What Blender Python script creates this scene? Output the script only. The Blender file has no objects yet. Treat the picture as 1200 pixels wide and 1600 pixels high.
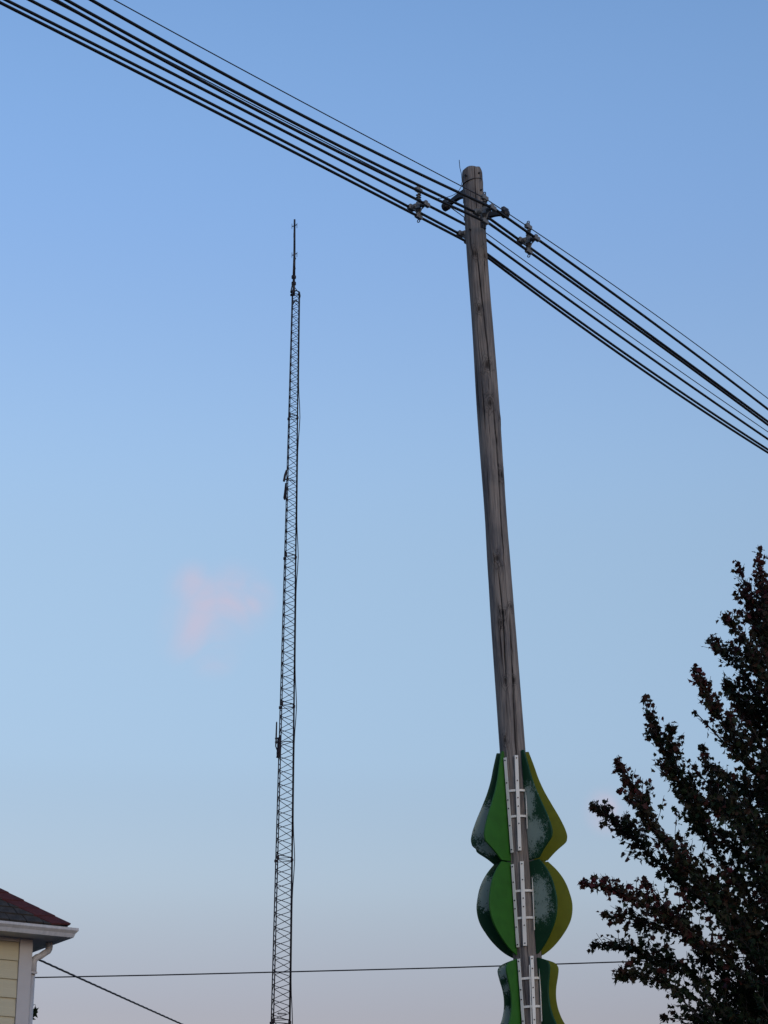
import bpy, math, random
import numpy as np
from mathutils import Vector, Matrix, Euler, noise
random.seed(7)
R = math.radians
scene = bpy.context.scene
C = scene.collection

# ------------------------------------------------------------------ camera
F_PX, CX, CY = 3600.0, 600.0, 800.0           # focal length and centre in pixels of the 1200x1600 photograph
EYE = Vector((0, 0, 1.6))
cam = bpy.data.cameras.new('camera')
camo = bpy.data.objects.new('camera', cam)
C.objects.link(camo)
cam.sensor_fit = 'VERTICAL'; cam.sensor_height = 24; cam.lens = 54
cam.clip_start = 0.1; cam.clip_end = 20000
CAMR = Matrix.Rotation(R(110), 3, 'X') @ Matrix.Rotation(R(0.35), 3, 'Z')
camo.matrix_world = Matrix.Translation(EYE) @ CAMR.to_4x4()
scene.camera = camo

# ------------------------------------------------------------------ sky, sun, exposure
SUN_EL, SUN_AZ = 12.0, 152.0                    # low sun behind the camera, to its right (azimuth clockwise from +Y)
world = bpy.data.worlds.new('World'); scene.world = world; world.use_nodes = True
wt = world.node_tree
bgn = wt.nodes['Background']; bgn.inputs[1].default_value = 0.15
skyn = wt.nodes.new('ShaderNodeTexSky'); skyn.sky_type = 'NISHITA'; skyn.sun_disc = False
skyn.sun_elevation = R(SUN_EL); skyn.sun_rotation = R(SUN_AZ)
skyn.air_density = 1.0; skyn.dust_density = 0.15; skyn.ozone_density = 1.0
tc = wt.nodes.new('ShaderNodeTexCoord')
sep = wt.nodes.new('ShaderNodeSeparateXYZ'); wt.links.new(tc.outputs['Generated'], sep.inputs[0])
ramp = wt.nodes.new('ShaderNodeValToRGB'); wt.links.new(sep.outputs['Z'], ramp.inputs[0])
# twilight tint of the whole dome by elevation: lilac earth shadow near the horizon, clear blue above
TINT = [(0, (0.1613, 0.1205, 0.1240)), (0.134, (0.1720, 0.1299, 0.1446)), (0.182, (0.2321, 0.1965, 0.2042)), (0.237, (0.2692, 0.2511, 0.2640)), (0.343, (0.3445, 0.3324, 0.3454)), (0.443, (0.3398, 0.3609, 0.4262)), (0.536, (0.3261, 0.3766, 0.4624)), (1, (0.2719, 0.3265, 0.4448))]
cr = ramp.color_ramp
cr.interpolation = 'CARDINAL'
while len(cr.elements) < len(TINT): cr.elements.new(0.5)
for e, (p, c) in zip(cr.elements, TINT): e.position = p; e.color = (*c, 1)
mul = wt.nodes.new('ShaderNodeMix'); mul.data_type = 'RGBA'; mul.blend_type = 'MULTIPLY'; mul.inputs[0].default_value = 1
gain = wt.nodes.new('ShaderNodeVectorMath'); gain.operation = 'SCALE'; gain.inputs['Scale'].default_value = 2.0   # the ramp itself stops at 1
wt.links.new(ramp.outputs[0], gain.inputs[0])
wt.links.new(skyn.outputs[0], mul.inputs[6]); wt.links.new(gain.outputs[0], mul.inputs[7])
# thin, faintly pink high cloud, sparse over the whole sky
CLOUD_COL = (2.5, 2.0, 2.4, 1)
def wn(t, **kw):
    n = wt.nodes.new(t)
    for k, v in kw.items(): setattr(n, k, v)
    return n
nz = wn('ShaderNodeTexNoise'); nz.inputs['Scale'].default_value = 26; nz.inputs['Detail'].default_value = 4; nz.inputs['Roughness'].default_value = .5
nz.inputs['Distortion'].default_value = 1.2
wt.links.new(tc.outputs['Generated'], nz.inputs['Vector'])
acc = None
for d0, rad in (((-.0830, .947, .3095), .011), ((-.0775, .949, .304), .014), ((-.066, .951, .3045), .016), ((-.057, .951, .3055), .010), ((-.078, .953, .2935), .018), ((-.075, .956, .284), .012), ((.097, .972, .218), .010), ((-.42, .80, .43), .04), ((.50, .80, .34), .05)):
    vd = wn('ShaderNodeVectorMath', operation='DISTANCE'); wt.links.new(tc.outputs['Generated'], vd.inputs[0]); vd.inputs[1].default_value = Vector(d0).normalized()
    fm = wn('ShaderNodeMapRange', interpolation_type='SMOOTHSTEP'); fm.inputs['From Min'].default_value = 0; fm.inputs['From Max'].default_value = rad * 1.35
    fm.inputs['To Min'].default_value = 1; fm.inputs['To Max'].default_value = 0; wt.links.new(vd.outputs['Value'], fm.inputs['Value'])
    if acc is None: acc = fm.outputs[0]
    else:
        ad = wn('ShaderNodeMath', operation='MAXIMUM'); wt.links.new(acc, ad.inputs[0]); wt.links.new(fm.outputs[0], ad.inputs[1]); acc = ad.outputs[0]
nm = wn('ShaderNodeMapRange', interpolation_type='SMOOTHSTEP'); nm.inputs['From Min'].default_value = .28; nm.inputs['From Max'].default_value = .62; wt.links.new(nz.outputs['Fac'], nm.inputs['Value'])
c1 = wn('ShaderNodeMath', operation='MULTIPLY'); wt.links.new(acc, c1.inputs[0]); wt.links.new(nm.outputs[0], c1.inputs[1])
cm = wn('ShaderNodeMath', operation='MULTIPLY'); wt.links.new(c1.outputs[0], cm.inputs[0]); cm.inputs[1].default_value = .56
cmix = wn('ShaderNodeMix', data_type='RGBA', blend_type='MIX')
wt.links.new(cm.outputs[0], cmix.inputs[0]); wt.links.new(mul.outputs[2], cmix.inputs[6]); cmix.inputs[7].default_value = CLOUD_COL
wt.links.new(cmix.outputs[2], bgn.inputs[0])

sd = bpy.data.lights.new('sun', 'SUN'); sd.energy = 0.30; sd.angle = R(18); sd.color = (1.0, .86, .68)
so = bpy.data.objects.new('sun', sd); C.objects.link(so)
sdir = Vector((math.sin(R(SUN_AZ)) * math.cos(R(SUN_EL)), math.cos(R(SUN_AZ)) * math.cos(R(SUN_EL)), math.sin(R(SUN_EL))))
so.rotation_euler = (-sdir).to_track_quat('-Z', 'Y').to_euler(); so.location = (20, -30, 30)
vs = scene.view_settings
vs.view_transform = 'Standard'; vs.look = 'None'; vs.gamma = 1; vs.use_curve_mapping = False
vs.exposure = 0.8

# ------------------------------------------------------------------ helpers
def ray(px, py):
    return CAMR @ Vector(((px - CX) / F_PX, (CY - py) / F_PX, -1))
def at(px, py, Y):
    d = ray(px, py); return EYE + d * ((Y - EYE.y) / d.y)
def on_plane(px, py, p0, n):
    d = ray(px, py); return EYE + d * ((p0 - EYE).dot(n) / d.dot(n))
def project(p):
    q = CAMR.transposed() @ (p - EYE); return (CX + F_PX * q.x / -q.z, CY - F_PX * q.y / -q.z)
def lerp(a, b, t): return a + (b - a) * t
def pw(x, pts):                                # piecewise linear lookup
    if x <= pts[0][0]: return pts[0][1]
    for (a, b), (c, d) in zip(pts, pts[1:]):
        if x <= c: return lerp(b, d, (x - a) / (c - a))
    return pts[-1][1]

class MB:
    def __init__(s): s.v = []; s.f = []
    def add(s, vs_, fs):
        o = len(s.v); s.v += [Vector(v) for v in vs_]; s.f += [tuple(i + o for i in f) for f in fs]; return s
    def tube(s, pts, rad, n=8, cap=True):
        pts = [Vector(p) for p in pts]; m = len(pts)
        rr = rad if isinstance(rad, (list, tuple)) else [rad] * m
        up = None; vs_ = []
        for i, p in enumerate(pts):
            t = (pts[min(i + 1, m - 1)] - pts[max(i - 1, 0)]).normalized()
            if up is None:
                a = Vector((0, 0, 1)) if abs(t.z) < .9 else Vector((1, 0, 0)); up = t.cross(a).normalized()
            up = (up - t * up.dot(t)).normalized(); b = t.cross(up)
            for k in range(n):
                a = 2 * math.pi * k / n
                vs_.append(p + (up * math.cos(a) + b * math.sin(a)) * rr[i])
        fs = [(i * n + k, i * n + (k + 1) % n, (i + 1) * n + (k + 1) % n, (i + 1) * n + k) for i in range(m - 1) for k in range(n)]
        if cap: fs += [tuple(range(n))[::-1], tuple((m - 1) * n + k for k in range(n))]
        return s.add(vs_, fs)
    def box(s, c, ax, half):                   # oriented box: centre, three axes, half sizes
        c = Vector(c); X, Y, Z = [Vector(a).normalized() * h for a, h in zip(ax, half)]
        vs_ = [c + X * i + Y * j + Z * k for i in (-1, 1) for j in (-1, 1) for k in (-1, 1)]
        return s.add(vs_, [(0, 1, 3, 2), (4, 6, 7, 5), (0, 4, 5, 1), (2, 3, 7, 6), (0, 2, 6, 4), (1, 5, 7, 3)])
    def aabb(s, lo, hi):
        c = [(a + b) / 2 for a, b in zip(lo, hi)]; h = [(b - a) / 2 for a, b in zip(lo, hi)]
        return s.box(c, ((1, 0, 0), (0, 1, 0), (0, 0, 1)), h)
    def prism(s, poly, off):                   # planar polygon extruded by a vector
        n = len(poly); off = Vector(off); vs_ = [Vector(p) for p in poly] + [Vector(p) + off for p in poly]
        return s.add(vs_, [tuple(range(n))[::-1], tuple(range(n, 2 * n))] + [(i, (i + 1) % n, n + (i + 1) % n, n + i) for i in range(n)])
    def build(s, name, mat, parent=None, smooth=False, loc=None, bevel=0):
        o_ = Vector(loc) if loc is not None else (origin(parent) if parent else Vector())
        me = bpy.data.meshes.new(name)
        me.from_pydata([v - o_ for v in s.v], [], s.f); me.materials.append(mat)
        if smooth: me.polygons.foreach_set('use_smooth', [True] * len(me.polygons))
        o = bpy.data.objects.new(name, me); C.objects.link(o)
        if parent: o.parent = parent; o.location = o_ - origin(parent)
        else: o.location = o_
        ORG[o] = o_.copy()
        if bevel:
            b = o.modifiers.new('bevel', 'BEVEL'); b.width = bevel; b.segments = 2; b.limit_method = 'ANGLE'
        return o
ORG = {}
def origin(o): return ORG.get(o, Vector())
def empty(name, loc, rz=0, parent=None):
    o = bpy.data.objects.new(name, None); C.objects.link(o); o.empty_display_size = .2
    if parent: o.parent = parent
    o.location = Vector(loc) - origin(parent) if parent else Vector(loc)
    o.rotation_euler = (0, 0, rz); ORG[o] = Vector(loc); return o
def tag(o, label=None, cat=None, group=None, kind=None):
    if label: o['label'] = label
    if cat: o['category'] = cat
    if group: o['group'] = group
    if kind: o['kind'] = kind
    return o

# ------------------------------------------------------------------ materials
def mat(name, col, rough=.7, metal=0.0, var=.15, scale=6, spec=.4, bump=0.0, bscale=40, coord='Object', col2=None, stretch=None):
    m = bpy.data.materials.new(name); m.use_nodes = True; t = m.node_tree; b = t.nodes['Principled BSDF']
    b.inputs['Roughness'].default_value = rough; b.inputs['Metallic'].default_value = metal; b.inputs['Specular IOR Level'].default_value = spec
    tcn = t.nodes.new('ShaderNodeTexCoord'); src = tcn.outputs[coord]
    if stretch:
        mpn = t.nodes.new('ShaderNodeMapping'); mpn.inputs['Scale'].default_value = stretch; t.links.new(src, mpn.inputs[0]); src = mpn.outputs[0]
    n = t.nodes.new('ShaderNodeTexNoise'); n.inputs['Scale'].default_value = scale; n.inputs['Detail'].default_value = 6; n.inputs['Roughness'].default_value = .65
    t.links.new(src, n.inputs['Vector'])
    r = t.nodes.new('ShaderNodeValToRGB'); r.color_ramp.elements[0].position = .3; r.color_ramp.elements[1].position = .7
    c2 = col2 or tuple(min(1, c * (1 + var)) for c in col)
    r.color_ramp.elements[0].color = (*[c * (1 - var) for c in col], 1); r.color_ramp.elements[1].color = (*c2, 1)
    t.links.new(n.outputs['Fac'], r.inputs[0]); t.links.new(r.outputs[0], b.inputs['Base Color'])
    if bump:
        n2 = t.nodes.new('ShaderNodeTexNoise'); n2.inputs['Scale'].default_value = bscale; n2.inputs['Detail'].default_value = 4
        t.links.new(src, n2.inputs['Vector'])
        bp = t.nodes.new('ShaderNodeBump'); bp.inputs['Strength'].default_value = bump; bp.inputs['Distance'].default_value = .01
        t.links.new(n2.outputs['Fac'], bp.inputs['Height']); t.links.new(bp.outputs[0], b.inputs['Normal'])
    return m

M = {}
M['cable'] = mat('black_cable_cover', (.006, .006, .008), .55, var=.3)
M['thinwire'] = mat('dark_steel_wire', (.012, .012, .018), .5, var=.3)
M['tower'] = mat('weathered_dark_steel', (.020, .014, .020), .6, .3, var=.4, scale=3)
M['antenna'] = mat('antenna_grey', (.05, .045, .05), .5, .2)
M['coax'] = mat('black_coax', (.006, .006, .007), .6)
M['hardware'] = mat('galvanised_hardware', (.085, .085, .09), .55, .5, var=.35, scale=20)
M['spacer'] = mat('grey_polymer_spacer', (.17, .175, .18), .5, var=.25, scale=20)
M['iron'] = mat('dark_iron_arm', (.028, .027, .032), .55, .3, var=.4, scale=15)
M['alu'] = mat('aluminium_rail', (.80, .79, .74), .5, .0, var=.10, scale=9, stretch=(1, 1, .2))
M['bolt'] = mat('dark_bolt', (.03, .03, .03), .5, .5)
M['siding'] = mat('cream_vinyl_siding', (.50, .46, .325), .55, var=.05, scale=3, bump=.15, bscale=18, stretch=(.15, 1, 4))
M['trim'] = mat('white_painted_trim', (.47, .46, .47), .5, var=.06, scale=4, bump=.08, bscale=25)
M['gutter'] = mat('white_aluminium_gutter', (.50, .50, .515), .4, var=.14, scale=9, stretch=(2.5, 2.5, .4))
M['shingle'] = mat('charcoal_shingle', (.050, .041, .034), .9, var=.5, scale=7, bump=.6, bscale=160)
M['deck'] = mat('roof_felt', (.03, .03, .032), .9, var=.3)
M['ridge'] = mat('maroon_ridge_shingle', (.082, .018, .017), .85, var=.35, scale=12, bump=.5, bscale=140)
M['ground'] = mat('asphalt_ground', (.045, .045, .046), .92, var=.25, scale=3, bump=.3, bscale=60)
M['bark'] = mat('maple_bark', (.030, .026, .024), .9, var=.4, scale=14, bump=.5, stretch=(1, 1, .2))

def leaf_mat():
    m = bpy.data.materials.new('maple_leaf'); m.use_nodes = True; t = m.node_tree; b = t.nodes['Principled BSDF']
    a = t.nodes.new('ShaderNodeAttribute'); a.attribute_name = 'leaf_tone'
    r = t.nodes.new('ShaderNodeValToRGB'); e = r.color_ramp.elements
    e[0].position = 0; e[0].color = (.009, .024, .010, 1); e[1].position = 1; e[1].color = (.080, .014, .020, 1)
    for p, c in ((.35, (.016, .030, .013, 1)), (.58, (.034, .027, .014, 1)), (.78, (.055, .020, .017, 1))):
        x = e.new(p); x.color = c
    t.links.new(a.outputs['Fac'], r.inputs[0]); t.links.new(r.outputs[0], b.inputs['Base Color'])
    b.inputs['Roughness'].default_value = .65; b.inputs['Specular IOR Level'].default_value = .2
    tr = t.nodes.new('ShaderNodeBsdfTranslucent'); t.links.new(r.outputs[0], tr.inputs[0])
    mx = t.nodes.new('ShaderNodeMixShader'); mx.inputs[0].default_value = .2
    t.links.new(b.outputs[0], mx.inputs[1]); t.links.new(tr.outputs[0], mx.inputs[2]); t.links.new(mx.outputs[0], t.nodes['Material Output'].inputs[0])
    return m
M['leaf'] = leaf_mat()

def pole_mat():
    m = bpy.data.materials.new('weathered_pole_wood'); m.use_nodes = True; t = m.node_tree; b = t.nodes['Principled BSDF']
    b.inputs['Roughness'].default_value = .9; b.inputs['Specular IOR Level'].default_value = .15
    a = t.nodes.new('ShaderNodeAttribute'); a.attribute_name = 'grain'       # x: around the pole bent round the knots, y: height, z: knot
    def nzn(sc, det=5, dist=0.0, scale=1):
        mpn = t.nodes.new('ShaderNodeMapping'); mpn.inputs['Scale'].default_value = sc; t.links.new(a.outputs['Vector'], mpn.inputs[0])
        n = t.nodes.new('ShaderNodeTexNoise'); n.inputs['Scale'].default_value = scale; n.inputs['Detail'].default_value = det
        n.inputs['Roughness'].default_value = .6; n.inputs['Distortion'].default_value = dist
        t.links.new(mpn.outputs[0], n.inputs['Vector']); return n
    fine = nzn((120, 2.0, 0), 5, .3); mid = nzn((30, .9, 0), 4, .5); big = nzn((6, 1.6, 0), 4, .3); cracks = nzn((62, 1.0, 0), 2, .8)
    r = t.nodes.new('ShaderNodeValToRGB'); e = r.color_ramp.elements
    e[0].position = .28; e[0].color = (.085, .079, .076, 1); e[1].position = .74; e[1].color = (.390, .362, .345, 1)
    x = e.new(.48); x.color = (.232, .215, .204, 1)
    ad = t.nodes.new('ShaderNodeMath'); ad.operation = 'MULTIPLY_ADD'; ad.inputs[1].default_value = .5
    t.links.new(fine.outputs['Fac'], ad.inputs[0])
    h = t.nodes.new('ShaderNodeMath'); h.operation = 'MULTIPLY'; h.inputs[1].default_value = .5
    t.links.new(mid.outputs['Fac'], h.inputs[0]); t.links.new(h.outputs[0], ad.inputs[2]); t.links.new(ad.outputs[0], r.inputs[0])
    # weather-darkened patches
    r2 = t.nodes.new('ShaderNodeValToRGB'); r2.color_ramp.elements[0].position = .36; r2.color_ramp.elements[0].color = (.58, .59, .63, 1)
    r2.color_ramp.elements[1].position = .60; r2.color_ramp.elements[1].color = (1.12, 1.07, 1.02, 1); t.links.new(big.outputs['Fac'], r2.inputs[0])
    m1 = t.nodes.new('ShaderNodeMix'); m1.data_type = 'RGBA'; m1.blend_type = 'MULTIPLY'; m1.inputs[0].default_value = 1
    t.links.new(r.outputs[0], m1.inputs[6]); t.links.new(r2.outputs[0], m1.inputs[7])
    # fine drying checks
    r3 = t.nodes.new('ShaderNodeValToRGB'); r3.color_ramp.elements[0].position = .33; r3.color_ramp.elements[0].color = (.22, .2, .2, 1)
    r3.color_ramp.elements[1].position = .40; r3.color_ramp.elements[1].color = (1, 1, 1, 1); t.links.new(cracks.outputs['Fac'], r3.inputs[0])
    m2 = t.nodes.new('ShaderNodeMix'); m2.data_type = 'RGBA'; m2.blend_type = 'MULTIPLY'; m2.inputs[0].default_value = 1
    t.links.new(m1.outputs[2], m2.inputs[6]); t.links.new(r3.outputs[0], m2.inputs[7])
    # dark heartwood and rings of the knots
    sp = t.nodes.new('ShaderNodeSeparateXYZ'); t.links.new(a.outputs['Vector'], sp.inputs[0])
    r4 = t.nodes.new('ShaderNodeValToRGB'); q = r4.color_ramp.elements
    q[0].position = 0; q[0].color = (1, 1, 1, 1); q[1].position = 1; q[1].color = (.22, .2, .2, 1)
    for p, c in ((.25, .95), (.33, .55), (.40, .95), (.50, .9), (.58, .40), (.66, .8), (.78, .4)):
        z = q.new(p); z.color = (c, c, c, 1)
    t.links.new(sp.outputs['Z'], r4.inputs[0])
    m3 = t.nodes.new('ShaderNodeMix'); m3.data_type = 'RGBA'; m3.blend_type = 'MULTIPLY'; m3.inputs[0].default_value = 1
    t.links.new(m2.outputs[2], m3.inputs[6]); t.links.new(r4.outputs[0], m3.inputs[7]); t.links.new(m3.outputs[2], b.inputs['Base Color'])
    bp = t.nodes.new('ShaderNodeBump'); bp.inputs['Strength'].default_value = 1.0; bp.inputs['Distance'].default_value = .02
    t.links.new(ad.outputs[0], bp.inputs['Height']); t.links.new(bp.outputs[0], b.inputs['Normal'])
    return m
M['pole'] = pole_mat()

def paint(name, col, peel, seed, wear=(), primer=(.32, .385, .325), rough=.55):
    """fin paint; peel 0..1 is how much of the coat has flaked off to the grey board"""
    m = bpy.data.materials.new(name); m.use_nodes = True; t = m.node_tree; b = t.nodes['Principled BSDF']
    b.inputs['Roughness'].default_value = rough; b.inputs['Specular IOR Level'].default_value = .25
    tcn = t.nodes.new('ShaderNodeTexCoord')
    mpn = t.nodes.new('ShaderNodeMapping'); mpn.inputs['Location'].default_value = (seed, seed * .7, seed * 1.3); t.links.new(tcn.outputs['Object'], mpn.inputs[0])
    def nzn(s, d, rg=.6):
        n = t.nodes.new('ShaderNodeTexNoise'); n.inputs['Scale'].default_value = s; n.inputs['Detail'].default_value = d; n.inputs['Roughness'].default_value = rg
        t.links.new(mpn.outputs[0], n.inputs['Vector']); return n
    tone = nzn(7, 4); r0 = t.nodes.new('ShaderNodeValToRGB')
    r0.color_ramp.elements[0].position = .3; r0.color_ramp.elements[0].color = (*[c * .86 for c in col], 1)
    r0.color_ramp.elements[1].position = .7; r0.color_ramp.elements[1].color = (*[c * 1.1 for c in col], 1)
    t.links.new(tone.outputs['Fac'], r0.inputs[0])
    if peel <= 0:
        t.links.new(r0.outputs[0], b.inputs['Base Color']); return m
    big = nzn(5, 3, .55); small = nzn(64, 8, .85); med = nzn(20, 6, .75)
    def mad(a_, k, c_):
        q = t.nodes.new('ShaderNodeMath'); q.operation = 'MULTIPLY_ADD'; q.inputs[1].default_value = k; t.links.new(a_, q.inputs[0])
        if isinstance(c_, float): q.inputs[2].default_value = c_
        else: t.links.new(c_, q.inputs[2])
        return q.outputs[0]
    acc_ = mad(small.outputs['Fac'], 1.0, -.08); acc_ = mad(med.outputs['Fac'], .40, acc_); acc_ = mad(big.outputs['Fac'], .30, acc_)
    wl = None
    for (cx_, sc_) in wear:                      # where the coat has worn away: centre (object space), inverse radii along the fin axes
        vs1 = t.nodes.new('ShaderNodeVectorMath'); vs1.operation = 'SUBTRACT'; t.links.new(tcn.outputs['Object'], vs1.inputs[0]); vs1.inputs[1].default_value = cx_
        vm = t.nodes.new('ShaderNodeVectorMath'); vm.operation = 'MULTIPLY'; t.links.new(vs1.outputs[0], vm.inputs[0]); vm.inputs[1].default_value = sc_
        ln_ = t.nodes.new('ShaderNodeVectorMath'); ln_.operation = 'LENGTH'; t.links.new(vm.outputs[0], ln_.inputs[0])
        mr0 = t.nodes.new('ShaderNodeMapRange'); mr0.inputs['To Min'].default_value = 1; mr0.inputs['To Max'].default_value = 0; mr0.inputs['From Max'].default_value = 1.35
        t.links.new(ln_.outputs['Value'], mr0.inputs['Value'])
        if wl is None: wl = mr0.outputs[0]
        else:
            q = t.nodes.new('ShaderNodeMath'); q.operation = 'MAXIMUM'; t.links.new(wl, q.inputs[0]); t.links.new(mr0.outputs[0], q.inputs[1]); wl = q.outputs[0]
    if wl is not None: acc_ = mad(wl, .42, acc_)
    mr = t.nodes.new('ShaderNodeMapRange'); c0 = 1.12 - .25 * peel; mr.inputs['From Min'].default_value = c0 - .02; mr.inputs['From Max'].default_value = c0 + .03
    t.links.new(acc_, mr.inputs['Value'])
    ml = t.nodes.new('ShaderNodeMix'); ml.data_type = 'RGBA'; t.links.new(mr.outputs[0], ml.inputs[0]); t.links.new(r0.outputs[0], ml.inputs[6])
    ml.inputs[7].default_value = (*primer, 1); t.links.new(ml.outputs[2], b.inputs['Base Color'])
    bp = t.nodes.new('ShaderNodeBump'); bp.inputs['Strength'].default_value = .4; bp.inputs['Distance'].default_value = .004; bp.invert = True
    t.links.new(mr.outputs[0], bp.inputs['Height']); t.links.new(bp.outputs[0], b.inputs['Normal'])
    return m
BRIGHT = (.030, .140, .016); DARK = (.008, .056, .022); OLIVE = (.140, .158, .008)

# ------------------------------------------------------------------ ground
g = MB().add([(-6000, -6000, 0), (6000, -6000, 0), (6000, 6000, 0), (-6000, 6000, 0)], [(0, 1, 2, 3)]).build('ground', M['ground'])
tag(g, 'dark asphalt ground below the frame', 'ground', kind='structure')

# ------------------------------------------------------------------ utility pole
PY = 25.0
PT, PM = at(736.5, 266, PY), at(800.5, 1170, PY)
AX = (PT - PM).normalized()
PB = PM + AX * (-PM.z / AX.z)                   # where the leaning axis meets the ground
def axis_z(z): return PB + AX * (z / AX.z)
def axis_px(py):                               # axis point seen at image row py
    lo, hi = 0.0, PT.z + 1
    for _ in range(40):
        m_ = (lo + hi) / 2
        if project(axis_z(m_))[1] > py: lo = m_
        else: hi = m_
    return axis_z((lo + hi) / 2)
def pole_r(z): return pw(z, [(0, .185), (PM.z, .139), (PT.z, .120)])
E1 = AX.cross(Vector((0, 1, 0))).normalized(); E1 = E1 if E1.x > 0 else -E1   # to the right
E2 = AX.cross(E1).normalized(); E2 = E2 if E2.y < 0 else -E2                   # towards the camera
def around(th): return E1 * math.sin(th) + E2 * math.cos(th)
def th_of(px, py):                              # angle round the pole of a mark seen at px, py
    c = axis_px(py); x0 = project(c)[0]; x1 = project(c + E1 * pole_r(c.z))[0]
    return math.asin(max(-.97, min(.97, (px - x0) / (x1 - x0)))), c.z
CRACKS = [[(744, 395), (752, 470), (757, 512), (763, 570), (766, 600)], [(769, 630), (775, 690), (779, 750), (781, 790), (783, 830), (786, 872)],
          [(777, 892), (785, 968), (789, 1062)], [(795, 958), (800, 1040), (803, 1112)], [(742, 300), (745, 345)], [(800, 1085), (806, 1168), (812, 1240)],
          [(752, 600), (758, 680)], [(786, 700), (792, 800)]]
CR = []
for c in CRACKS:
    q = [th_of(*p) for p in c]; q = sorted((z, th) for th, z in q); CR.append(q)
KN = []
for (x, y, s) in [(748, 489, 1), (760, 577, 1.2), (765, 637, 1.1), (783, 747, 1.1), (776, 879, 1.0), (785, 962, .8), (797, 952, .7), (782, 978, .8),
                  (789, 1070, .8), (803, 1068, .6), (742, 402, .8), (757, 405, .8), (790, 655, .7), (755, 281, .8), (788, 1160, .7)]:
    th, z = th_of(x, y); KN.append((th, z, s * 1.15))
pole = empty('utility_pole', PB)
tag(pole, 'leaning weathered grey wooden pole carrying the power cables', 'utility pole')
def build_shaft():
    NF, NBK = 150, 34
    ths = [-math.pi / 2 + math.pi * i / NF for i in range(NF)] + [math.pi / 2 + math.pi * i / NBK for i in range(NBK)]
    n = len(ths); z0 = -.3; z1 = PT.z; zlo = axis_px(1640).z
    zs = list(np.linspace(z0, zlo, 30)) + list(np.linspace(zlo, z1 - .1, 520))[1:] + [z1 - .07, z1 - .045, z1 - .025, z1 - .01, z1]
    vs_, gr, fs = [], [], []
    for j, z in enumerate(zs):
        c = axis_z(z); r0 = pole_r(z); top = max(0, (z - (z1 - .1)) / .1)
        for th in ths:
            u = th * r0; kk = 0; du = 0
            bul = 0
            for (kt, kz, ks) in KN:
                dz = (z - kz)
                if abs(dz) < .4 and math.cos(th - kt) > 0:
                    a = math.sin(th - kt) * .13; dd = math.hypot(a, dz * (.5 + .3 * noise.noise(Vector((kz * 9, 1, 0))))) / (.036 * ks); dd *= 1 + .55 * noise.noise(Vector((a * 26 + kz, dz * 20, kz * 3)))
                    if dd < 5: du += math.copysign(1, a) * .030 * ks * math.exp(-(dz / (.09 * ks)) ** 2) * math.exp(-abs(a) / .05)
                    kk = max(kk, max(0, 1 - dd * .55)); bul += .010 * ks * math.exp(-dd * dd * .6) - .014 * ks * math.exp(-dd * dd * 9)
            dr = bul + .006 * noise.noise(Vector((math.cos(th) * 1.2, math.sin(th) * 1.2, z * .7))) * 2
            dr += .0035 * noise.noise(Vector(((u + du) * 45, z * .9, 0)))
            for q in CR:
                if q[0][0] - .02 < z < q[-1][0] + .02:
                    tc_ = pw(z, q) + .035 * noise.noise(Vector((z * 5, q[0][0], 0)))
                    w = .055 * min(1, (z - q[0][0] + .02) / .25, (q[-1][0] + .02 - z) / .25) * (1 + .4 * noise.noise(Vector((z * 9, 3, q[0][0]))))
                    if w > .001: dr -= .055 * math.exp(-((th - tc_) / (w * .8)) ** 2)
            rr = (r0 + dr) * (1 - .10 * top ** 4)
            zz = .022 * top * noise.noise(Vector((math.cos(th) * 1.1, math.sin(th) * 1.1, 4)))
            vs_.append(c + around(th) * rr + AX * zz); gr.append((u + du, z, kk))
        if j: fs += [((j - 1) * n + k, (j - 1) * n + (k + 1) % n, j * n + (k + 1) % n, j * n + k) for k in range(n)]
    L = len(vs_); vs_.append(axis_z(z1) + AX * .012); gr.append((0, z1, .3)); m = (len(zs) - 1) * n
    fs += [(m + k, m + (k + 1) % n, L) for k in range(n)]
    b = MB(); b.v = vs_; b.f = fs; o = b.build('shaft', M['pole'], pole, smooth=True)
    at_ = o.data.attributes.new('grain', 'FLOAT_VECTOR', 'POINT'); at_.data.foreach_set('vector', [x for g_ in gr for x in g_])
build_shaft()

# ------------------------------------------------------------------ overhead cables
WD = Vector((math.sin(R(38)), math.cos(R(38)), 0)); WN = Vector((WD.y, -WD.x, 0))   # along the line, and across it towards the camera side
PA = axis_px(330)
OFF = dict(A=.44, B=.555, C=.325, E=.44, D=-.48, F=-.365, G=-.595, H=-.48)
TRACK = dict(
    A=([(178, 0), (400, 119.3), (605, 231), (720, 290)], [(795, 330), (833, 358.5), (900, 406), (1012, 484), (1200, 622.5)], (757, 309.5)),
    B=([(143, 0), (400, 142.7), (600, 245.5), (720, 300)], [(840, 370), (900, 416), (1012.5, 500.6), (1200, 639)], (772, 326)),
    C=([(105, 0), (400, 162.7), (600, 262.5), (727, 320)], [(820, 377.5), (887, 429), (1012.5, 523), (1200, 658.5)], (767, 343)),
    E=([(87, 0), (400, 171.7), (600, 272.5), (727, 330)], [(825, 386), (877, 426), (1012.5, 530.6), (1200, 663)], (764, 349)),
    D=([(80, 0), (400, 167), (651, 293.5)], [(761, 366), (850, 430), (1012.5, 544), (1200, 675)], (700, 321)),
    F=([(49, 0), (400, 186.7), (600, 282.5), (666, 314)], [(762.5, 375), (836, 429.5), (1012.5, 557), (1200, 686)], (729, 352)),
    G=([(12, 0), (400, 204), (600, 299), (642.5, 319)], [(764, 397.5), (809, 429.5), (1012.5, 579), (1200, 702)], (722.5, 368)),
    H=([(0, 2.7), (400, 212.7), (600, 307), (654, 332)], [(765, 404), (801, 429.5), (1012.5, 585), (1200, 707)], (730, 378)))
WIRE = {}
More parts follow.
